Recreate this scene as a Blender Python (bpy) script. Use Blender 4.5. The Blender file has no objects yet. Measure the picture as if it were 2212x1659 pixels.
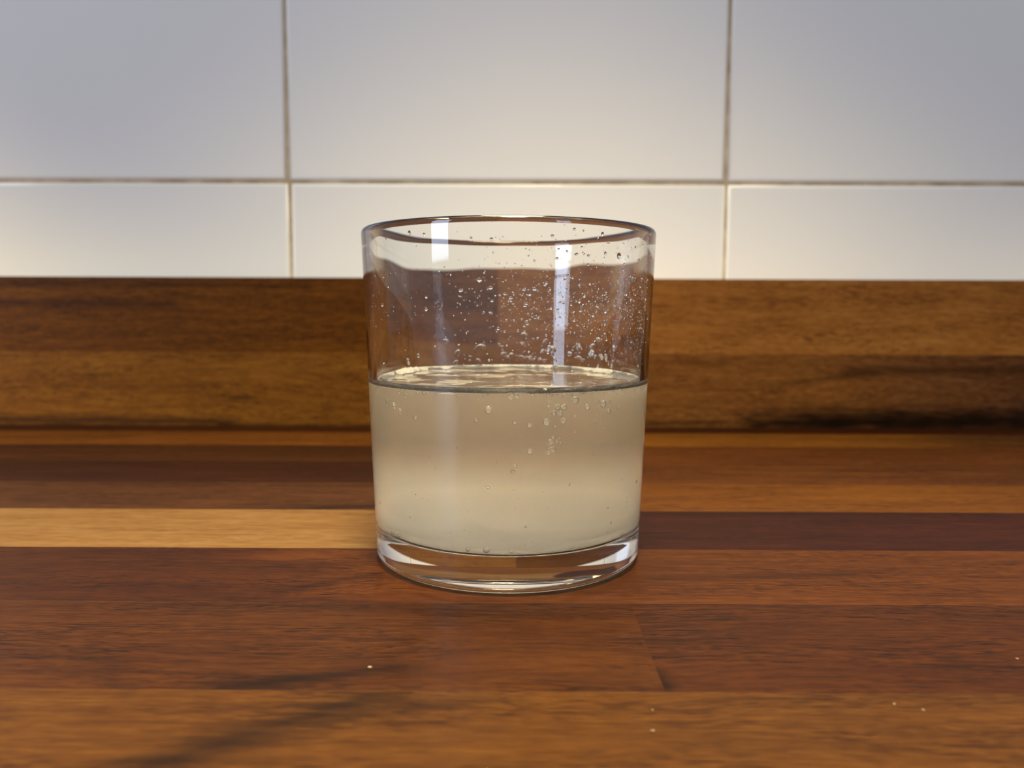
import bpy, bmesh, math, random
import numpy as np
from mathutils import Vector, Matrix, noise as mnoise

scene = bpy.context.scene
C = scene.collection
R_ = math.radians

# ------------------------------------------------------------------ camera
F_PX = 1727.6
cam_d = bpy.data.cameras.new('camera')
cam = bpy.data.objects.new('camera', cam_d); C.objects.link(cam)
cam_d.sensor_fit = 'HORIZONTAL'; cam_d.sensor_width = 36.0
cam_d.lens = F_PX / 2212 * 36.0
cam_d.clip_start = 0.005; cam_d.clip_end = 50
PITCH, ROLL, YAW = 0.09148, 0.00406, -0.00222
fwd = Vector((math.sin(YAW)*math.cos(PITCH), math.cos(YAW)*math.cos(PITCH), -math.sin(PITCH)))
right = Vector((math.cos(YAW), -math.sin(YAW), 0)); up = right.cross(fwd)
r2 = right*math.cos(ROLL) + up*math.sin(ROLL); u2 = -right*math.sin(ROLL) + up*math.cos(ROLL)
M = Matrix((r2, u2, -fwd)).transposed().to_4x4(); M.translation = (0.00156, -0.22261, 0.06846)
cam.matrix_world = M
cam_d.dof.use_dof = True; cam_d.dof.focus_distance = 0.195; cam_d.dof.aperture_fstop = 15.5
scene.camera = cam

# ------------------------------------------------------------------ light
scene.view_settings.view_transform = 'Standard'; scene.view_settings.look = 'None'
scene.view_settings.exposure = 0.0; scene.view_settings.gamma = 1.0
scene.view_settings.use_curve_mapping = False
w = bpy.data.worlds.new('room_ambience'); scene.world = w; w.use_nodes = True
bg = w.node_tree.nodes['Background']; bg.inputs[0].default_value = (0.80, 0.86, 1.0, 1); bg.inputs[1].default_value = 0.31

def area(name, loc, target, sx, sy, power, col, spread=180, shape='RECTANGLE'):
    d = bpy.data.lights.new(name, 'AREA'); d.shape = shape; d.size = sx; d.size_y = sy
    d.energy = power; d.color = col; d.spread = R_(spread)
    o = bpy.data.objects.new(name, d); C.objects.link(o); o.location = loc
    o.rotation_euler = (Vector(target) - Vector(loc)).to_track_quat('-Z', 'Y').to_euler()
    return o
for lx, lw, lc in ((-0.58, 21.0, (1.0, 0.82, 0.42)), (0.04, 8.4, (1.0, 0.86, 0.52)), (0.66, 13.8, (1.0, 0.86, 0.54))):
    area('spot_lamp', (lx, -0.28, 0.80), (lx, -0.27, 0.0), 0.16, 0.16, lw, lc, 84, 'ELLIPSE')
area('cabinet_lamp', (0.015, 0.08, 0.66), (0.015, 0.05, 0.0), 0.22, 0.16, 0.95, (1.0, 0.80, 0.48), 50, 'RECTANGLE')
area('kitchen_window', (-3.10, -2.50, 1.15), (0, 0, 0.60), 0.98, 2.2, 72.0, (0.62, 0.76, 1.0))

cy = scene.cycles
cy.max_bounces = 16; cy.transmission_bounces = 16; cy.glossy_bounces = 6; cy.diffuse_bounces = 4; cy.volume_bounces = 5
cy.transparent_max_bounces = 16
cy.sample_clamp_indirect = 25.0

# ------------------------------------------------------------------ helpers
def mesh_obj(name, bm, mat=None, parent=None, smooth=False):
    me = bpy.data.meshes.new(name); bm.to_mesh(me); bm.free()
    if smooth: me.polygons.foreach_set('use_smooth', [True]*len(me.polygons))
    if mat: me.materials.append(mat)
    o = bpy.data.objects.new(name, me); C.objects.link(o)
    if parent: o.parent = parent
    return o
def empty(name, loc=(0, 0, 0)):
    o = bpy.data.objects.new(name, None); C.objects.link(o); o.location = loc; o.empty_display_size = .02
    return o
def tag(o, label=None, cat=None, group=None, kind=None):
    if label: o['label'] = label
    if cat: o['category'] = cat
    if group: o['group'] = group
    if kind: o['kind'] = kind
    return o
def box(bm, x0, x1, y0, y1, z0, z1):
    vs = [bm.verts.new(p) for p in ((x0,y0,z0),(x1,y0,z0),(x1,y1,z0),(x0,y1,z0),(x0,y0,z1),(x1,y0,z1),(x1,y1,z1),(x0,y1,z1))]
    for f in ((3,2,1,0),(4,5,6,7),(0,1,5,4),(1,2,6,5),(2,3,7,6),(3,0,4,7)): bm.faces.new([vs[i] for i in f])
    return vs
def revolve(prof, n=256, warp=None):
    """closed solid of revolution; prof = list of (r, z), first and last on the axis"""
    bm = bmesh.new(); rings = []
    for (r, z) in prof:
        if r < 1e-9: rings.append([bm.verts.new((0, 0, z))]); continue
        ring = []
        for i in range(n):
            a = 2*math.pi*i/n
            rr, zz = (r, z) if warp is None else warp(r, z, a)
            ring.append(bm.verts.new((rr*math.cos(a), rr*math.sin(a), zz)))
        rings.append(ring)
    for a, b in zip(rings, rings[1:]):
        for i in range(n):
            j = (i+1) % n
            if len(a) == 1: bm.faces.new((a[0], b[j], b[i]))
            elif len(b) == 1: bm.faces.new((a[i], a[j], b[0]))
            else: bm.faces.new((a[i], a[j], b[j], b[i]))
    bmesh.ops.recalc_face_normals(bm, faces=bm.faces)
    return bm
class NT:
    def __init__(s, name):
        s.m = bpy.data.materials.new(name); s.m.use_nodes = True; s.t = s.m.node_tree; s.t.nodes.clear()
    def n(s, typ, **kw):
        nd = s.t.nodes.new(typ)
        for k, v in kw.items(): setattr(nd, k, v)
        return nd
    def l(s, a, b): s.t.links.new(a, b)
    def put(s, sock, v):
        if hasattr(v, 'is_output') or isinstance(v, bpy.types.NodeSocket): s.l(v, sock)
        else: sock.default_value = v
    def math(s, op, a, b=0.0, c=0.0, clamp=False):
        nd = s.n('ShaderNodeMath', operation=op, use_clamp=clamp)
        for i, v in enumerate((a, b, c)): s.put(nd.inputs[i], v)
        return nd.outputs[0]
    def mix(s, f, a, b, blend='MIX'):
        nd = s.n('ShaderNodeMix', data_type='RGBA', blend_type=blend)
        s.put(nd.inputs[0], f); s.put(nd.inputs[6], a); s.put(nd.inputs[7], b)
        return nd.outputs[2]
    def vmul(s, v, sc, add=(0, 0, 0)):
        nd = s.n('ShaderNodeVectorMath', operation='MULTIPLY_ADD')
        s.put(nd.inputs[0], v); nd.inputs[1].default_value = sc; nd.inputs[2].default_value = add
        return nd.outputs[0]
    def noise(s, v, scale=1.0, detail=2.0, rough=.5, dist=0.0):
        nd = s.n('ShaderNodeTexNoise'); s.put(nd.inputs['Vector'], v)
        nd.inputs['Scale'].default_value = scale; nd.inputs['Detail'].default_value = detail
        nd.inputs['Roughness'].default_value = rough; nd.inputs['Distortion'].default_value = dist
        return nd.outputs[0]
    def ramp(s, f, stops):
        nd = s.n('ShaderNodeValToRGB'); el = nd.color_ramp.elements
        while len(el) < len(stops): el.new(0.5)
        for e, (p, c) in zip(el, stops):
            e.position = p; e.color = c if len(c) == 4 else (*c, 1)
        s.put(nd.inputs[0], f); return nd.outputs[0]
    def smooth(s, f, a, b):
        nd = s.n('ShaderNodeMapRange', interpolation_type='SMOOTHSTEP')
        s.put(nd.inputs[0], f); nd.inputs[1].default_value = a; nd.inputs[2].default_value = b
        return nd.outputs[0]
    def out(s, surf=None, vol=None):
        o = s.n('ShaderNodeOutputMaterial')
        if surf is not None: s.l(surf, o.inputs[0])
        if vol is not None: s.l(vol, o.inputs[1])
        return s.m
def srgb(r, g, b):
    f = lambda c: (c/255/12.92) if c/255 <= .04045 else ((c/255+.055)/1.055)**2.4
    return (f(r), f(g), f(b), 1)
def principled(T, **kw):
    p = T.n('ShaderNodeBsdfPrincipled')
    for k, v in kw.items(): T.put(p.inputs[k], v)
    return p

# ------------------------------------------------------------------ wood
def wood(name, dark, mid, light, seed, bias=0.0, gain=(1, 1, 1), streaks=(), rough=.43, spec=.12, pore=1.0, wave=.006, vert=False, blend=None):
    """grain runs along X of the world position; streaks = (x0, y0, x1, y1, width, strength) in metres on the board face"""
    T = NT(name)
    gn = lambda c: (min(c[0]*gain[0], .8), min(c[1]*gain[1], .8), min(c[2]*gain[2], .8), 1)
    soft = lambda c: tuple(.72*u + .28*v for u, v in zip(c, mid))
    dark, mid, light = gn(soft(dark)), gn(mid), gn(soft(light))
    if blend: blend = (gn(blend[0]), gn(blend[1]), gn(blend[2]), blend[3], blend[4])
    g = T.n('ShaderNodeNewGeometry').outputs['Position']
    sx = T.n('ShaderNodeSeparateXYZ'); T.l(g, sx.inputs[0])
    X = sx.outputs[0]; Y = sx.outputs[2] if vert else sx.outputs[1]; Z = sx.outputs[1] if vert else sx.outputs[2]
    off = (seed*1.37 % 7, seed*2.11 % 5, seed*.73 % 3)
    cb = T.n('ShaderNodeCombineXYZ'); T.l(X, cb.inputs[0]); T.l(Y, cb.inputs[1]); T.l(Z, cb.inputs[2]); P = cb.outputs[0]
    wv = T.noise(T.vmul(P, (9, 22, 5), off), 1, 1, .55)
    Yw = T.math('ADD', Y, T.math('MULTIPLY', T.math('SUBTRACT', wv, .5), wave*2))
    cb2 = T.n('ShaderNodeCombineXYZ'); T.l(X, cb2.inputs[0]); T.l(Yw, cb2.inputs[1]); T.l(Z, cb2.inputs[2]); Q = cb2.outputs[0]
    band = T.noise(T.vmul(Q, (5, 95, 30), off), 1, 2, .6)
    blot = T.noise(T.vmul(P, (16, 60, 20), (off[1], off[2], off[0])), 1, 1, .6)
    med = T.noise(T.vmul(Q, (26, 620, 160), off), 1, 2, .7)
    fib = T.noise(T.vmul(Q, (70, 2600, 500), off), 1, 1, .75)
    fig = T.noise(T.vmul(P, (170, 420, 90), (off[1], off[0], off[2])), 1, 1, .6)
    tone = T.math('ADD', T.math('MULTIPLY', band, .58), T.math('MULTIPLY', blot, .42))
    tone = T.math('MULTIPLY_ADD', T.math('SUBTRACT', tone, .5), 1.3, .5 + bias)
    tone = T.math('ADD', tone, T.math('MULTIPLY', T.math('SUBTRACT', med, .5), .95))
    tone = T.math('ADD', tone, T.math('MULTIPLY', T.math('SUBTRACT', fib, .5), .85))
    tone = T.math('ADD', tone, T.math('MULTIPLY', T.math('SUBTRACT', fig, .5), .65))
    col = T.ramp(tone, [(0.05, dark), (0.5, mid), (0.95, light)])
    if blend:      # a second wood tone that takes over along X
        d2, m2, l2, xa, xb = blend
        col2 = T.ramp(tone, [(0.05, d2), (0.5, m2), (0.95, l2)])
        col = T.mix(T.smooth(T.math('ADD', X, T.math('MULTIPLY', T.math('SUBTRACT', blot, .5), .12)), xa, xb), col, col2)
    po = T.noise(T.vmul(Q, (330, 5200, 1000), (off[2], off[0], off[1])), 1, 0, .5)
    pm = T.smooth(po, .59, .70)
    po2 = T.noise(T.vmul(Q, (120, 2300, 600), (off[0]+1, off[2], off[1])), 1, 0, .5)
    pm = T.math('MAXIMUM', pm, T.smooth(po2, .62, .74))
    dens = T.smooth(T.noise(T.vmul(P, (18, 90, 20), (off[2]+3, off[1], 1)), 1, 0, .5), .35, .65)
    pf = T.math('MULTIPLY', T.math('MULTIPLY', pm, T.math('MULTIPLY_ADD', dens, .75, .25)), 1.0*pore)
    dk = (dark[0]*.5, dark[1]*.45, dark[2]*.45, 1)
    col = T.mix(pf, col, dk)
    lp = T.smooth(T.noise(T.vmul(Q, (240, 4300, 800), (off[1]+5, off[2], off[0])), 1, 0, .5), .60, .74)
    col = T.mix(T.math('MULTIPLY', lp, .5*pore), col, light)
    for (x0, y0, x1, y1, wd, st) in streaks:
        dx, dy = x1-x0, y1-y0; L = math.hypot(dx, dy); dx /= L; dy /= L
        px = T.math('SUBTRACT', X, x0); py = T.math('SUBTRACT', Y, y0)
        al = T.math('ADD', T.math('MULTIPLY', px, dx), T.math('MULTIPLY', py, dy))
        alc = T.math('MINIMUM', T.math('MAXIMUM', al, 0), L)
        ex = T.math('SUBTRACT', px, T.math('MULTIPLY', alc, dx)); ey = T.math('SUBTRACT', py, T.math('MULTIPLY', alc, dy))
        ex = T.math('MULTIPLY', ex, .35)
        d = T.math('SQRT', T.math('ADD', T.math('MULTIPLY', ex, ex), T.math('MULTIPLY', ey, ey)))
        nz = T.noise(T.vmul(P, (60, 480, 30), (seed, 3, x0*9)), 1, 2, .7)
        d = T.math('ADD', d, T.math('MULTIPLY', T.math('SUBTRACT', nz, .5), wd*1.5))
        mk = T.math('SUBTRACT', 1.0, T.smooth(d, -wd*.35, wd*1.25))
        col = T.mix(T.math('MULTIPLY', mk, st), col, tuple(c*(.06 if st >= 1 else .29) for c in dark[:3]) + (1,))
    hgt = T.noise(T.vmul(P, (150, 3000, 600), off), 1, 0)
    bp = T.n('ShaderNodeBump'); bp.inputs['Strength'].default_value = .35; bp.inputs['Distance'].default_value = .00012
    T.l(hgt, bp.inputs['Height'])
    ro = T.math('ADD', T.math('MULTIPLY', fib, .12), rough - .06)
    p = principled(T, **{'Base Color': col, 'Roughness': ro, 'IOR': 1.45, 'Specular IOR Level': spec, 'Normal': bp.outputs[0]})
    return T.out(p.outputs[0])

def stave(name, x0, x1, y0, y1, z0, z1, mat, parent, face, ch=.000015, gap=.0):
    """one board; its visible face (top or front) has a fine chamfer so that neighbours meet in a hairline joint"""
    bm = bmesh.new()
    x0 += gap; x1 -= gap
    if face == 'top':
        y0 += gap; y1 -= gap
        a = [(x0,y0),(x1,y0),(x1,y1),(x0,y1)]; b = [(x0+ch,y0+ch),(x1-ch,y0+ch),(x1-ch,y1-ch),(x0+ch,y1-ch)]
        rings = [[(x,y,z0) for x,y in a], [(x,y,z1-ch) for x,y in a], [(x,y,z1) for x,y in b]]
    else:
        z0 += gap; z1 -= gap
        a = [(x0,z0),(x0,z1),(x1,z1),(x1,z0)]; b = [(x0+ch,z0+ch),(x0+ch,z1-ch),(x1-ch,z1-ch),(x1-ch,z0+ch)]
        rings = [[(x,y1,z) for x,z in a], [(x,y0+ch,z) for x,z in a], [(x,y0,z) for x,z in b]]
    R = [[bm.verts.new(p) for p in r] for r in rings]
    bm.faces.new(R[0]); bm.faces.new(R[2])
    for p, q in zip(R, R[1:]):
        for i in range(4): bm.faces.new((p[i], p[(i+1)%4], q[(i+1)%4], q[i]))
    bmesh.ops.recalc_face_normals(bm, faces=bm.faces)
    return mesh_obj(name, bm, mat, parent)

# colour families (dark, mid, light)
def srgb_w(r, g, b):
    c = srgb(r, g, b); return (c[0]*.27, c[1]*.265, c[2]*.185, 1)
BLOND = (srgb_w(150,92,44), srgb_w(196,134,72), srgb_w(222,166,102))
ORANGE = (srgb_w(92,46,14), srgb_w(146,84,34), srgb_w(178,112,54))
BROWN = (srgb_w(62,32,16), srgb_w(112,64,36), srgb_w(152,94,54))
DARK = (srgb_w(48,24,14), srgb_w(88,48,30), srgb_w(124,74,46))
PURPLE = (srgb_w(50,26,20), srgb_w(84,48,38), srgb_w(118,72,54))
RED = (srgb_w(76,38,22), srgb_w(128,74,44), srgb_w(164,104,64))
TAN = (srgb_w(96,54,26), srgb_w(146,90,48), srgb_w(184,124,72))

GAIN = {2: (0.236, 0.156, 0.12), 5: (0.719, 0.75, 0.781), 6: (0.967, 1.136, 0.949), 8: (0.546, 0.513, 0.338), 9: (0.749, 0.668, 0.407), 11: (0.315, 0.213, 0.12), 12: (0.633, 0.58, 0.32), 14: (0.445, 0.461, 0.517), 15: (0.559, 0.562, 0.251), 16: (0.493, 0.576, 0.98), 17: (0.468, 0.246, 0.229), 18: (0.418, 0.316, 0.142), 19: (0.505, 0.434, 0.203), 21: (0.368, 0.314, 0.176), 22: (0.555, 0.446, 0.187), 23: (0.397, 0.389, 0.254), 41: (1.999, 2.037, 0.466), 42: (2.469, 3.099, 4.748), 43: (1.638, 1.978, 1.482), 44: (1.828, 2.259, 3.619)}
YW = 0.24646                                   # front face of the upstand
worktop = tag(empty('worktop'), 'dark oiled wooden worktop of glued staves under the glass', 'worktop')
rows = [   # y1 (far), y0 (near), [(x0, x1, family, seed, kwargs), ...]
 (YW, .2230, [(-.9,-.32,DARK,1,{}), (-.32,.30,ORANGE,2,dict(bias=-.18)), (.30,.9,DARK,3,{})]),
 (.2230,.1790, [(-.9,-.40,BROWN,4,{}), (-.40,.05,ORANGE,5,dict(bias=-.02,streaks=[(-.33,.198,-.21,.203,.004,.8)])), (.05,.62,ORANGE,6,dict(bias=-.08,blend=(*DARK,.17,.27))), (.62,.9,BROWN,7,{})]),
 (.1790,.1350, [(-.9,-.02,DARK,8,dict(bias=.05,streaks=[(-.31,.165,-.24,.17,.006,.7)])), (-.02,.9,BROWN,9,dict(bias=-.05))]),
 (.1350,.0910, [(-.9,-.33,BROWN,10,{}), (-.33,.03,DARK,11,dict(bias=.12)), (.03,.9,BROWN,12,dict(bias=-.02))]),
 (.0910,.0473, [(-.9,-.36,RED,13,{}), (-.36,-.01,BROWN,14,dict(bias=.05,streaks=[(-.07,.049,-.03,.056,.004,.8)])), (-.01,.9,ORANGE,15,dict(bias=.06))]),
 (.0473,.0028, [(-.9,.004,BLOND,16,dict(pore=.7,wave=.003)), (.004,.9,PURPLE,17,dict(bias=-.02,streaks=[(.03,.043,.16,.046,.004,.5)]))]),
 (.0028,-.0400, [(-.9,.010,DARK,18,dict(bias=.18,blend=(*RED,-.07,-.02),streaks=[(-.055,-.033,-.038,-.022,.003,.6)])), (.010,.9,RED,19,dict(bias=-.02,streaks=[(.045,-.022,.09,-.018,.004,.6)]))]),
 (-.0400,-.0838, [(-.9,-.30,BROWN,20,{}), (-.30,.0292,BROWN,21,dict(bias=.08,pore=1.3,streaks=[(-.078,-.072,-.072,-.082,.003,.35),(-.046,-.0815,-.022,-.0745,.004,.9)])), (.0292,.9,DARK,22,dict(bias=.12,pore=1.2,streaks=[(.0298,-.0835,.0285,-.074,.0012,.9)]))]),
 (-.0838,-.1270, [(-.9,.9,TAN,23,dict(bias=-.05,streaks=[(-.075,-.125,-.024,-.086,.0055,.95), (-.028,-.094,-.004,-.087,.003,.5)]))]),
 (-.1270,-.1710, [(-.9,-.15,BROWN,24,{}), (-.15,.9,ORANGE,25,{})]),
 (-.1710,-.2150, [(-.9,.1,RED,26,{}), (.1,.9,DARK,27,{})]),
 (-.2150,-.2590, [(-.9,.2,TAN,28,{}), (.2,.9,BROWN,29,{})]),
 (-.2590,-.3030, [(-.9,-.1,DARK,30,{}), (-.1,.9,ORANGE,31,{})]),
 (-.3030,-.3470, [(-.9,.9,BROWN,32,{})]),
]
for y1, y0, segs in rows:
    for (x0, x1, fam, seed, kw) in segs:
        m = wood('oiled_wood', *fam, seed, gain=GAIN.get(seed, (.5, .45, .3)), **kw)
        stave('stave', x0, x1, y0, y1, -.030, 0.0, m, worktop, 'top')

upstand = tag(empty('wooden_upstand', (0, 0, 0)), 'dark wooden upstand board standing along the white tiled wall behind the glass', 'upstand')
ZT = .0872
for (x0, x1, z0, z1, fam, seed, kw) in [
    (-.9,-.008,.0436,ZT,BROWN,41,dict(bias=-.06,streaks=[(-.30,.072,-.20,.071,.004,.7),(-.30,.083,-.12,.082,.002,.6)])), (-.008,.9,.0436,ZT,ORANGE,42,dict(bias=.0)),
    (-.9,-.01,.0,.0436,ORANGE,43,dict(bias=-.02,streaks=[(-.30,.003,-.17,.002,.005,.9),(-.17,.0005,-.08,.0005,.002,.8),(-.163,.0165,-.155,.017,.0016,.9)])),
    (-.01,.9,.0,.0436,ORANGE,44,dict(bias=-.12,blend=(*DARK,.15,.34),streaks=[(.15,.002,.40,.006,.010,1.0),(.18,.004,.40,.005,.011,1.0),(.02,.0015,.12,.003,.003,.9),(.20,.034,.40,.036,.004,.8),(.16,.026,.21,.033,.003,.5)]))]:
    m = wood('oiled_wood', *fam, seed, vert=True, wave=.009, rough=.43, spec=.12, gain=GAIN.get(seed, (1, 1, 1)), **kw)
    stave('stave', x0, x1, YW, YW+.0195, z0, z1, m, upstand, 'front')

# ------------------------------------------------------------------ tiled wall
T = NT('grout')
g = T.n('ShaderNodeNewGeometry').outputs['Position']
nz = T.noise(T.vmul(g, (60, 60, 60)), 1, 3, .6)
p = principled(T, **{'Base Color': T.ramp(nz, [(.35, srgb(172,152,122)), (.65, srgb(208,192,162))]), 'Roughness': .9})
M_GROUT = T.out(p.outputs[0])
T = NT('glazed_tile')
g = T.n('ShaderNodeNewGeometry').outputs['Position']
nz = T.noise(T.vmul(g, (14, 14, 14)), 1, 1, .5)
bp = T.n('ShaderNodeBump'); bp.inputs['Strength'].default_value = .25; bp.inputs['Distance'].default_value = .002; T.l(nz, bp.inputs['Height'])
p = principled(T, **{'Base Color': srgb(246,243,236), 'Roughness': .10, 'IOR': 1.5, 'Normal': bp.outputs[0]})
M_TILE = T.out(p.outputs[0])
T = NT('kitchen_floor')
g = T.n('ShaderNodeNewGeometry').outputs['Position']
p = principled(T, **{'Base Color': T.ramp(T.noise(T.vmul(g, (3, 3, 3)), 1, 3), [(.35, srgb(120,114,106)), (.65, srgb(146,140,131))]), 'Roughness': .5})
bm = bmesh.new(); box(bm, -2.4, 2.4, -2.2, .3665, -.92, -.90)
floor = tag(mesh_obj('floor', bm, T.out(p.outputs[0])), 'grey kitchen floor below the worktop', kind='structure')
YT = .2665                                       # front face of the tiles
bm = bmesh.new(); box(bm, -.9, .9, YT+.0010, YT+.10, -.90, 1.0)
wall = tag(mesh_obj('wall_back', bm, M_GROUT), kind='structure')
wall['label'] = 'white glazed tile wall with beige grout joints behind the wooden upstand'
def tile(x0, x1, z0, z1, name='tile'):
    """cushion-edged tile"""
    bm = bmesh.new(); th = .006
    er = .0022; prof = []
    for k in range(7):
        a = k/6*math.pi/2
        prof.append((er*(1-math.sin(a)), th - er*.55*(1-math.cos(a))))   # inset from the edge, height
    prof.append((0, 0.0))
    rings = []
    for ins, h in prof:
        rings.append([bm.verts.new((x, YT + .006 - h, z)) for x, z in ((x0+ins,z0+ins),(x1-ins,z0+ins),(x1-ins,z1-ins),(x0+ins,z1-ins))])
    f = bm.faces.new(rings[0])
    for a, b in zip(rings, rings[1:]):
        for i in range(4): bm.faces.new((a[i], b[i], b[(i+1)%4], a[(i+1)%4]))
    bmesh.ops.recalc_face_normals(bm, faces=bm.faces)
    o = mesh_obj(name, bm, M_TILE, wall)
    me = o.data
    me.polygons.foreach_set('use_smooth', [True]*len(me.polygons))
    wn = o.modifiers.new('weighted_normal', 'WEIGHTED_NORMAL'); wn.keep_sharp = False; wn.weight = 100
    return o
GW = .0024; PX = .2630; ZG = .1452
rnd = random.Random(4)
for r, (za, zb, sh) in enumerate(((-.02, ZG, .0009), (ZG, ZG+.2, 0.0), (ZG+.2, ZG+.4, .0004), (ZG+.4, ZG+.6, 0))):
    for k in range(-3, 4):
        xa = -.1346 + k*PX + sh - (.0006 if (k == 1 and r == 0) else 0)
        tile(xa + GW/2, xa + PX - GW/2, za + GW/2, zb - GW/2)

# ------------------------------------------------------------------ drinking glass
RB, RT, HG = .0366, .0400, .0899
ZF = .0088                                        # inside floor
def r_out(z): return RB + (RT - RB)*z/HG
def thick(z): return .0019 +   .0010*min(1, max(0, (HG - z)/.045))
def r_in(z): return r_out(z) - thick(z)
outer = [(0,.0013),(.012,.0013),(.024,.0012),(.0300,.0009),(.0318,.0005),(.0330,.0001),(.0338,0),(.0345,.00012),(.0351,.00045),(.0356,.00075),(.0361,.0011),(.03645,.0017),(r_out(.0026),.0026)]
outer += [(r_out(z), z) for z in np.linspace(.004, HG-.0018, 26)]
rim = []
rc = r_out(HG) - .00098; hz = HG - .0016
for k in range(1, 12):
    a = k/12*math.pi
    rim.append((rc + .00097*math.cos(a), hz + .0016*math.sin(a)))
FIL = .0042
inner = [(r_in(z), z) for z in np.linspace(HG-.0018, ZF+FIL, 26)]
ri = r_in(ZF+FIL)
fil = [(ri - FIL + FIL*math.cos(a), ZF + FIL - FIL*math.sin(a)) for a in np.linspace(0, math.pi/2, 9)[1:]]
floor_in = [(.022, ZF+.0000), (.010, ZF+.0003), (0, ZF+.0004)]
def warp_glass(r, z, a):
    return r, z
inner_set = set(inner + fil)
def wob(a, z):
    fade = min(1, max(0, (HG - .004 - z)/.012))
    return fade*(.00006*math.sin(3*a+1.0) + .00004*math.sin(7*a + z*60) + .00003*math.sin(13*a+2.2 - z*40))
def warp_glass(r, z, a):
    if (r, z) in inner_set and z > ZF + .002: return r + wob(a, z), z
    return r, z
T = NT('clear_glass')
p = principled(T, **{'Base Color': (.985, .995, .985, 1), 'Roughness': 0.0, 'IOR': 1.5, 'Transmission Weight': 1.0})
ab = T.n('ShaderNodeVolumeAbsorption'); ab.inputs[0].default_value = (.80, .95, .86, 1); ab.inputs[1].default_value = 6.0
M_GLASS = T.out(p.outputs[0])
glass = mesh_obj('drinking_glass', revolve(outer + rim + inner + fil + floor_in, 256, warp_glass), M_GLASS, None, True)
tag(glass, 'clear straight-sided glass tumbler half full of cloudy drink on the worktop', 'glass')
glass.location = (0, 0, .0001)

# ------------------------------------------------------------------ cloudy drink
ZL = .0492; EPS = .00012
T = NT('cloudy_liquid')
p = principled(T, **{'Base Color': (1, 1, 1, 1), 'Roughness': 0.0, 'IOR': 1.333, 'Transmission Weight': 1.0})
# bottom glow put into the volume: thin haze near the surface, milky below
vs = T.n('ShaderNodeVolumeScatter'); vs.inputs['Color'].default_value = (.97, .94, .85, 1); vs.inputs['Anisotropy'].default_value = .0
sz = T.n('ShaderNodeSeparateXYZ'); T.l(T.n('ShaderNodeNewGeometry').outputs['Position'], sz.inputs[0])
mr = T.n('ShaderNodeMapRange', interpolation_type='SMOOTHSTEP'); T.l(sz.outputs[2], mr.inputs[0])
for i, v in ((1, .006), (2, .033), (3, 105.0), (4, 13.0)): mr.inputs[i].default_value = v
T.l(mr.outputs[0], vs.inputs['Density'])
vs.inputs['Color'].default_value = (.96, .96, .94, 1)
va = T.n('ShaderNodeVolumeAbsorption'); va.inputs[0].default_value = (.54, .43, .34, 1)
T.l(T.math('MULTIPLY_ADD', T.smooth(sz.outputs[2], .012, .039), 30.0, 0.5), va.inputs[1])  # absorption put in to darken the upper part, which the lamps overlight
ad = T.n('ShaderNodeAddShader'); T.l(vs.outputs[0], ad.inputs[0]); T.l(va.outputs[0], ad.inputs[1])
M_LIQ = T.out(p.outputs[0], ad.outputs[0])
lp = [(0, ZF+.0004-EPS), (.010, ZF+.0003-EPS), (.022, ZF-EPS)]
lp += [(r+EPS*.7, z-EPS*.7) for r, z in reversed(fil)]
lp += [(r_in(z)+EPS, z) for z in np.linspace(ZF+FIL, ZL+.0012, 20)]
for k in range(1, 9):                              # meniscus
    t = k/8
    lp.append((r_in(ZL) + EPS - .0024*t, ZL + .0012*(1-t)**2.2))
lp += [(r, ZL) for r in np.linspace(.0315, .001, 22)] + [(0, ZL)]
def warp_liq(r, z, a):
    if abs(z - ZL) < 1e-7 and r < .0325:
        return r, z + .00010*mnoise.noise((r*math.cos(a)*260, r*math.sin(a)*260, 3.1))
    return r, z
liq = mesh_obj('cloudy_drink', revolve(lp, 256, warp_liq), M_LIQ, None, True)
tag(liq, 'cloudy pale beige fizzing drink filling the lower half of the tumbler', 'drink')
liq.location = (0, 0, .0001)

# ------------------------------------------------------------------ bubbles in the drink
T = NT('air_bubble')
p = principled(T, **{'Base Color': (1, 1, 1, 1), 'Roughness': 0.0, 'IOR': .752, 'Transmission Weight': .88})
M_BUB = T.out(p.outputs[0])
def ico(sub):
    bm = bmesh.new(); bmesh.ops.create_icosphere(bm, subdivisions=sub, radius=1.0)
    v = np.array([x.co[:] for x in bm.verts]); f = [[x.index for x in g.verts] for g in bm.faces]; bm.free()
    return v, f
def joined(name, items, mat, parent, sub=2):
    """items = list of 3x3 matrix + centre; one mesh"""
    v, f = ico(sub); V = []; Fs = []
    for (m3, c) in items:
        k = len(V)*len(v); V.append(v @ np.array(m3).T + np.array(c)); Fs += [[i + k for i in q] for q in f]
    me = bpy.data.meshes.new(name); me.from_pydata(np.concatenate(V).tolist(), [], Fs)
    me.polygons.foreach_set('use_smooth', [True]*len(me.polygons)); me.materials.append(mat)
    o = bpy.data.objects.new(name, me); C.objects.link(o); o.parent = parent
    return o
def ico_mesh(name, sub, mat):
    bm = bmesh.new(); bmesh.ops.create_icosphere(bm, subdivisions=sub, radius=1.0)
    me = bpy.data.meshes.new(name); bm.to_mesh(me); bm.free()
    me.polygons.foreach_set('use_smooth', [True]*len(me.polygons)); me.materials.append(mat)
    return me
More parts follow.
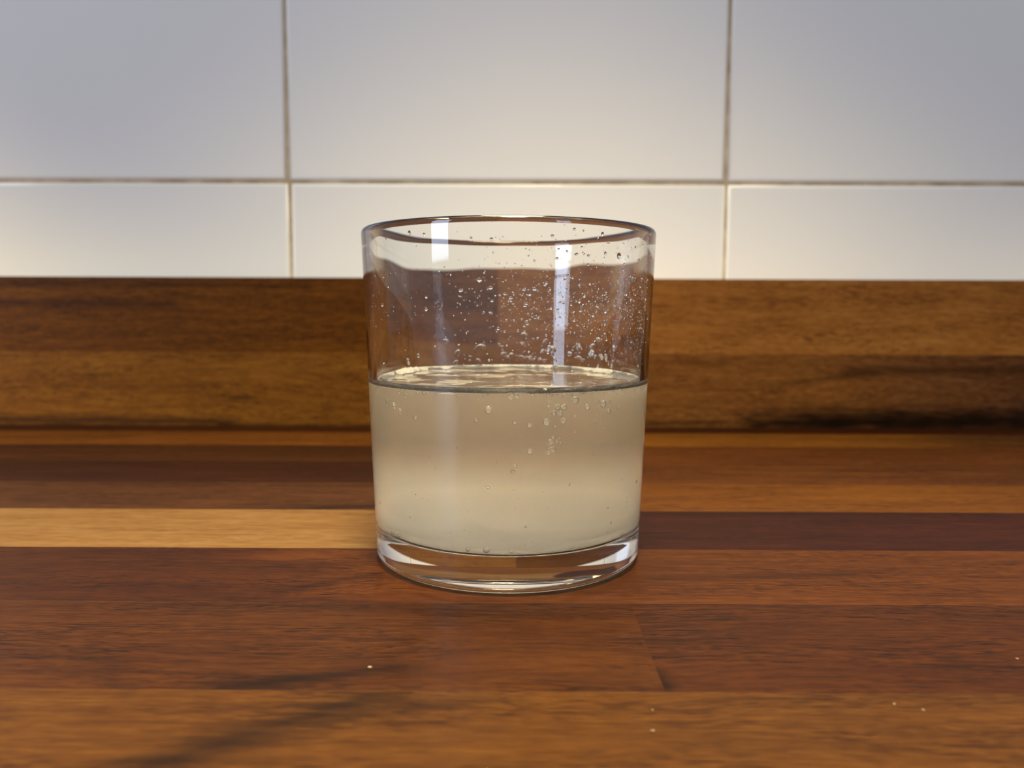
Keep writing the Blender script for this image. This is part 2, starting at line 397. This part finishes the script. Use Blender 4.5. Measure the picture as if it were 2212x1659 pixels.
# azimuth (degrees), height, radius (mm) of the bubbles clinging to the inside of the wall
BUBBLES = [(-86.3,48.33,.53),(-88.3,48.0,.53),(-74.5,48.67,.53),(-74.3,47.12,.32),(-74.2,46.02,.35),(-70.4,45.61,.73),(-67.7,45.54,.73),(-72.0,44.2,.63),(-69.2,44.02,.73),(-68.0,42.2,.84),(-74.6,42.03,1.0),(-62.9,47.09,1.0),(-57.4,45.33,.79),(-49.3,45.69,.94),(-52.5,46.28,.53),(-46.3,46.24,.42),(-46.3,43.82,.63),(-41.0,44.47,.37),(-63.1,43.28,.32),(-53.5,41.42,.32),(-87.1,42.17,.53),(-81.5,41.36,.58),(-71.5,41.07,.32),(-62.9,39.45,.37),(-48.8,39.68,.21),(-46.6,38.5,.21),(-72.1,38.3,.53),(-69.5,38.22,.32),(-73.0,37.32,.73),(-70.6,37.47,.42),(-69.1,37.09,.37),(-72.0,35.38,.79),(-74.1,36.11,.53),(-74.2,34.66,.47),(-81.2,35.14,.73),(-65.0,48.71,.32),(-65.2,48.04,.26),(-97.1,45.09,1.0),(-101.7,42.59,.53),(-128.5,42.38,.58),(-137.3,43.62,.53),(-136.5,42.86,.32),(-141.2,44.8,.53),(-140.7,43.89,.42),(-146.1,45.46,.63),(-143.6,44.9,.37),(-156.9,45.39,.42),(-123.5,48.6,.6),(-118.0,48.8,.42),(-136.8,47.95,.26),(-133.7,48.32,.23),(-86.8,31.72,.47),(-87.7,30.38,.47),(-97.2,26.48,.42),(-99.1,27.23,.32),(-20.8,23.36,.42),(-158.3,17.38,.32),(-133.3,16.77,.26),(-82.5,16.86,.32),(-44.8,19.18,.26),(-42.3,15.07,.26)]
FLOOR_BUBBLES = [(-30.9,.6),(-61.9,.5),(-98.4,.85),(-106.3,.6),(-88.0,.5),(-149.1,.55),(-143.5,.55),(-38,.3),(-70,.3),(-120,.3)]
bub_me = ico_mesh('bubble', 3, M_BUB)
def bubble(x, y, z, r, sz=1.0):
    o = bpy.data.objects.new('bubble', bub_me); C.objects.link(o); o.parent = liq
    o.location = (x, y, z); o.scale = (r, r, r*sz)
for az, z, r in BUBBLES:
    a = R_(az); z *= .001; r *= .001
    rr = r_in(z) - r*.95 - .00005
    bubble(rr*math.cos(a), rr*math.sin(a), min(z, ZL - r*.6), r*.92, 1.08)
for az, r in FLOOR_BUBBLES:
    a = R_(az); r *= .001; rr = ri - FIL + FIL*.5
    bubble(rr*math.cos(a), rr*math.sin(a), ZF + .0009 + r, r, .9)
rnd = random.Random(11); fine = []
for i in range(230):                               # fizz below the rim of the surface
    az = R_(rnd.uniform(-165, -15)); r = rnd.uniform(.00009, .00024); z = ZL + .0004 - abs(rnd.gauss(0, .0009))
    rr = r_in(z) - r - .00003
    fine.append((np.eye(3)*r, (rr*math.cos(az), rr*math.sin(az), z)))
for i in range(60):                                # specks through the upper part
    az = R_(rnd.uniform(-150, -30)); r = rnd.uniform(.00008, .00018); z = rnd.uniform(.012, ZL-.002)
    rr = r_in(z) - r - .00003
    fine.append((np.eye(3)*r, (rr*math.cos(az), rr*math.sin(az), z)))
o = joined('fizz', fine, M_BUB, liq, 2); tag(o, 'fine fizz bubbles under the surface', kind='stuff')

# ------------------------------------------------------------------ foam on the surface
T = NT('foam')
g = T.n('ShaderNodeNewGeometry').outputs['Position']
vo = T.n('ShaderNodeTexVoronoi'); T.l(g, vo.inputs['Vector']); vo.inputs['Scale'].default_value = 1500
bp = T.n('ShaderNodeBump'); bp.inputs['Strength'].default_value = .6; bp.inputs['Distance'].default_value = .0004; T.l(vo.outputs['Distance'], bp.inputs['Height'])
p = principled(T, **{'Base Color': srgb(152, 151, 152), 'Roughness': .35, 'Transmission Weight': .45, 'IOR': 1.2, 'Normal': bp.outputs[0]})
M_FOAM = T.out(p.outputs[0])
bm = bmesh.new(); NA = 360; prev = None; first = None
for i in range(NA):                                # lumpy collar of foam against the wall
    a = 2*math.pi*i/NA; ca, sa = math.cos(a), math.sin(a); deg = math.degrees(a)
    n1 = mnoise.noise((ca*6, sa*6, 1.3)); n2 = mnoise.noise((ca*22, sa*22, 4.0))
    back_side = max(0, sa)
    lump = .8*math.exp(-((deg-155)/14)**2) + .6*math.exp(-((deg-28)/10)**2)
    wd = max(.00035, .0011 + .0012*n1 + .0007*n2 + .0030*lump*(.7+n2)) * (.45 + .55*min(1, back_side*1.6 + lump + .25))
    ht = max(.00018, .00035 + .0005*lump + .0003*n2 + .0002*n1)
    R0 = r_in(ZL) + .00005
    sec = [(R0, ZL+.0011), (R0 - wd*.25, ZL + .0007 + ht), (R0 - wd*.6, ZL + ht*1.1), (R0 - wd*.9, ZL + ht*.5), (R0 - wd, ZL - .00012), (R0, ZL - .00012)]
    ring = [bm.verts.new((r*ca, r*sa, z)) for r, z in sec]
    if prev:
        for k in range(len(ring)): bm.faces.new((prev[k], prev[(k+1)%len(ring)], ring[(k+1)%len(ring)], ring[k]))
    else: first = ring
    prev = ring
for k in range(len(first)): bm.faces.new((prev[k], prev[(k+1)%len(first)], first[(k+1)%len(first)], first[k]))
bmesh.ops.recalc_face_normals(bm, faces=bm.faces)
foam = mesh_obj('foam_ring', bm, M_FOAM, liq, True)
foam['label'] = 'pale foam collar around the surface'
# thin scum film drifting on the surface
T = NT('foam_film')
p = principled(T, **{'Base Color': srgb(204, 200, 192), 'Roughness': .5, 'Alpha': .06})
M_FILM = T.out(p.outputs[0])
bm = bmesh.new(); N = 110; S = .034; vid = {}
def vget(i, j):
    if (i, j) not in vid:
        x, y = -S + 2*S*i/N, -S + 2*S*j/N
        vid[(i, j)] = bm.verts.new((x, y, ZL + .00016 + .00008*mnoise.noise((x*400, y*400, .5))))
    return vid[(i, j)]
for i in range(N):
    for j in range(N):
        x, y = -S + 2*S*(i+.5)/N, -S + 2*S*(j+.5)/N
        if math.hypot(x, y) > .0328: continue
        v = mnoise.fractal((x*70+3, y*150, 7.7), .8, 2.1, 4) + .25*(math.hypot(x, y)/.033 - .6)
        if v > .24: bm.faces.new((vget(i, j), vget(i+1, j), vget(i+1, j+1), vget(i, j+1)))
film = mesh_obj('foam_film', bm, M_FILM, liq, True)
film['label'] = 'thin pale film patches on the surface'; film['kind'] = 'stuff'
so = film.modifiers.new('thickness', 'SOLIDIFY'); so.thickness = .00006; so.offset = 1

# ------------------------------------------------------------------ water drops on the glass
T = NT('water_drop')
p = principled(T, **{'Base Color': (1, 1, 1, 1), 'Roughness': 0.0, 'IOR': 1.333, 'Transmission Weight': 1.0})
M_DROP = T.out(p.outputs[0])
rnd = random.Random(7)
def wall_frame(az, z):
    a = R_(az); rr = r_in(z) + wob(a, z)
    n = np.array((-math.cos(a), -math.sin(a), 0.0)); t = np.array((-math.sin(a), math.cos(a), 0.0)); u = np.array((0, 0, 1.0))
    return np.array((rr*math.cos(a), rr*math.sin(a), z)), n, t, u
def drop_mat(az, z, r, el=1.0, flat=.55, skew=0.0):
    c, n, t, u = wall_frame(az, z)
    return np.stack([t*r, (u + skew*t)*r*el, n*r*flat], 1), c
big = [(-46.0,81.6,.75,1.15),(-99.8,75.4,.62,.9),(-106.5,73.0,.62,.6),(-95.9,73.6,.52,.9),(-88.9,71.3,.46,.8),(-80.6,73.3,.5,.9),(-84.3,73.2,.46,.7),(-56,69.7,.42,1),(-65.4,66.2,.4,1),(-120.3,71.5,.4,.9),(-120.6,68.6,.42,1),(-124.9,57.6,.46,1.4),(-66.5,87.2,.4,.8),(-74.5,85.5,.42,.8),(-95.5,84.6,.42,1),(-120.4,86.1,.4,1),(-127,86.6,.42,1.5),(-53,82.0,.4,1.2)]
small = []
def density(az, z):
    """how thickly the spray lies: mostly right of the middle, in a belt half way up"""
    x = math.cos(R_(az))                           # -1 left .. 1 right
    hz_ = math.exp(-((z - .069)/.0085)**2) + .14
    return hz_ * (.10 + .90/(1 + math.exp(-(x + .12)/.16)))
while len(small) < 1450:
    az = rnd.uniform(-175, -5) if rnd.random() < .62 else rnd.uniform(5, 175)
    z = rnd.uniform(.0525, .0882)
    if rnd.random() > density(az, z): continue
    r = min(.42, max(.075, math.exp(rnd.gauss(math.log(.175), .45))))
    small.append((az, z*1000, r, rnd.choice((.6, .75, .9, 1, 1, 1.1, 1.3))))
small.sort(key=lambda q: -q[2])
drop_me = ico_mesh('water_drop', 2, M_DROP)
singles = big + small[:110]
for k, (az, z, r, el) in enumerate(singles):
    m3, c = drop_mat(az, z*.001, r*.001, el, rnd.uniform(.4, .62), rnd.uniform(-.2, .2))
    o = bpy.data.objects.new('water_drop', drop_me); C.objects.link(o); o.parent = glass
    o.matrix_local = Matrix(((*m3[0], c[0]), (*m3[1], c[1]), (*m3[2], c[2]), (0, 0, 0, 1)))
items = [drop_mat(az, z*.001, r*.001, el, rnd.uniform(.4, .65), rnd.uniform(-.3, .3)) for az, z, r, el in small[110:]]
for i in range(70):                                # splash marks just above the surface
    az = rnd.gauss(72, 26); z = ZL + .0018 + abs(rnd.gauss(0, .0042)); r = rnd.uniform(.0003, .0011)
    items.append(drop_mat(az, z, r, rnd.uniform(.5, 1.5), rnd.uniform(.12, .25), rnd.uniform(-.5, .5)))
o = joined('spray', items, M_DROP, glass, 2); tag(o, 'fine spray of droplets on the inside of the glass', kind='stuff')
# stippled bearing ring and moulded marks under the base
items = []
for i in range(200):
    a = 2*math.pi*i/200 + rnd.uniform(-.01, .01); rr = .0305 + .0010*((i % 2) - .5) + rnd.uniform(-.0002, .0002)
    items.append((np.diag([.00026, .00026, .00022]), (rr*math.cos(a), rr*math.sin(a), .00085)))
o = joined('stipple_ring', items, M_GLASS, glass, 1); tag(o, 'stippled ring under the base', kind='stuff')

# ------------------------------------------------------------------ crumbs on the worktop
T = NT('crumb')
g = T.n('ShaderNodeNewGeometry').outputs['Position']
p = principled(T, **{'Base Color': T.ramp(T.noise(T.vmul(g, (3000, 3000, 3000)), 1, 2), [(.3, srgb(78, 60, 44)), (.7, srgb(108, 90, 72))]), 'Roughness': .8})
M_CRUMB = T.out(p.outputs[0])
for k, (x, y, r, lab) in enumerate([
    (-.0258,-.0747,.00030,'pale crumb on the dark grain streak left of the glass'),
    (.0685,-.0880,.00020,'left one of two tiny crumbs near the right front of the worktop'),
    (.0725,-.0901,.00019,'right one of two tiny crumbs near the right front of the worktop'),
    (.0245,-.0975,.00024,'tiny pale crumb nearest the camera below the dark knot'),
    (.0257,-.0906,.00017,'tiny crumb just in front of the dark knot at the stave joint'),
    (.1017,-.0693,.00020,'tiny pale crumb at the right edge of the photo')]):
    bm = bmesh.new(); bmesh.ops.create_icosphere(bm, subdivisions=2, radius=r)
    for v in bm.verts:
        n_ = mnoise.noise(v.co*4200 + Vector((k*7.1, 0, 0)))
        v.co *= 1 + .45*n_; v.co.x *= 1.5; v.co.z *= .6
    zmin = min(v.co.z for v in bm.verts)
    for v in bm.verts: v.co.z -= zmin
    o = mesh_obj('crumb', bm, M_CRUMB); o.location = (x, y, 0.0); o.rotation_euler = (0, 0, k*1.1)
    tag(o, lab, 'crumb', 'crumbs scattered on the worktop')
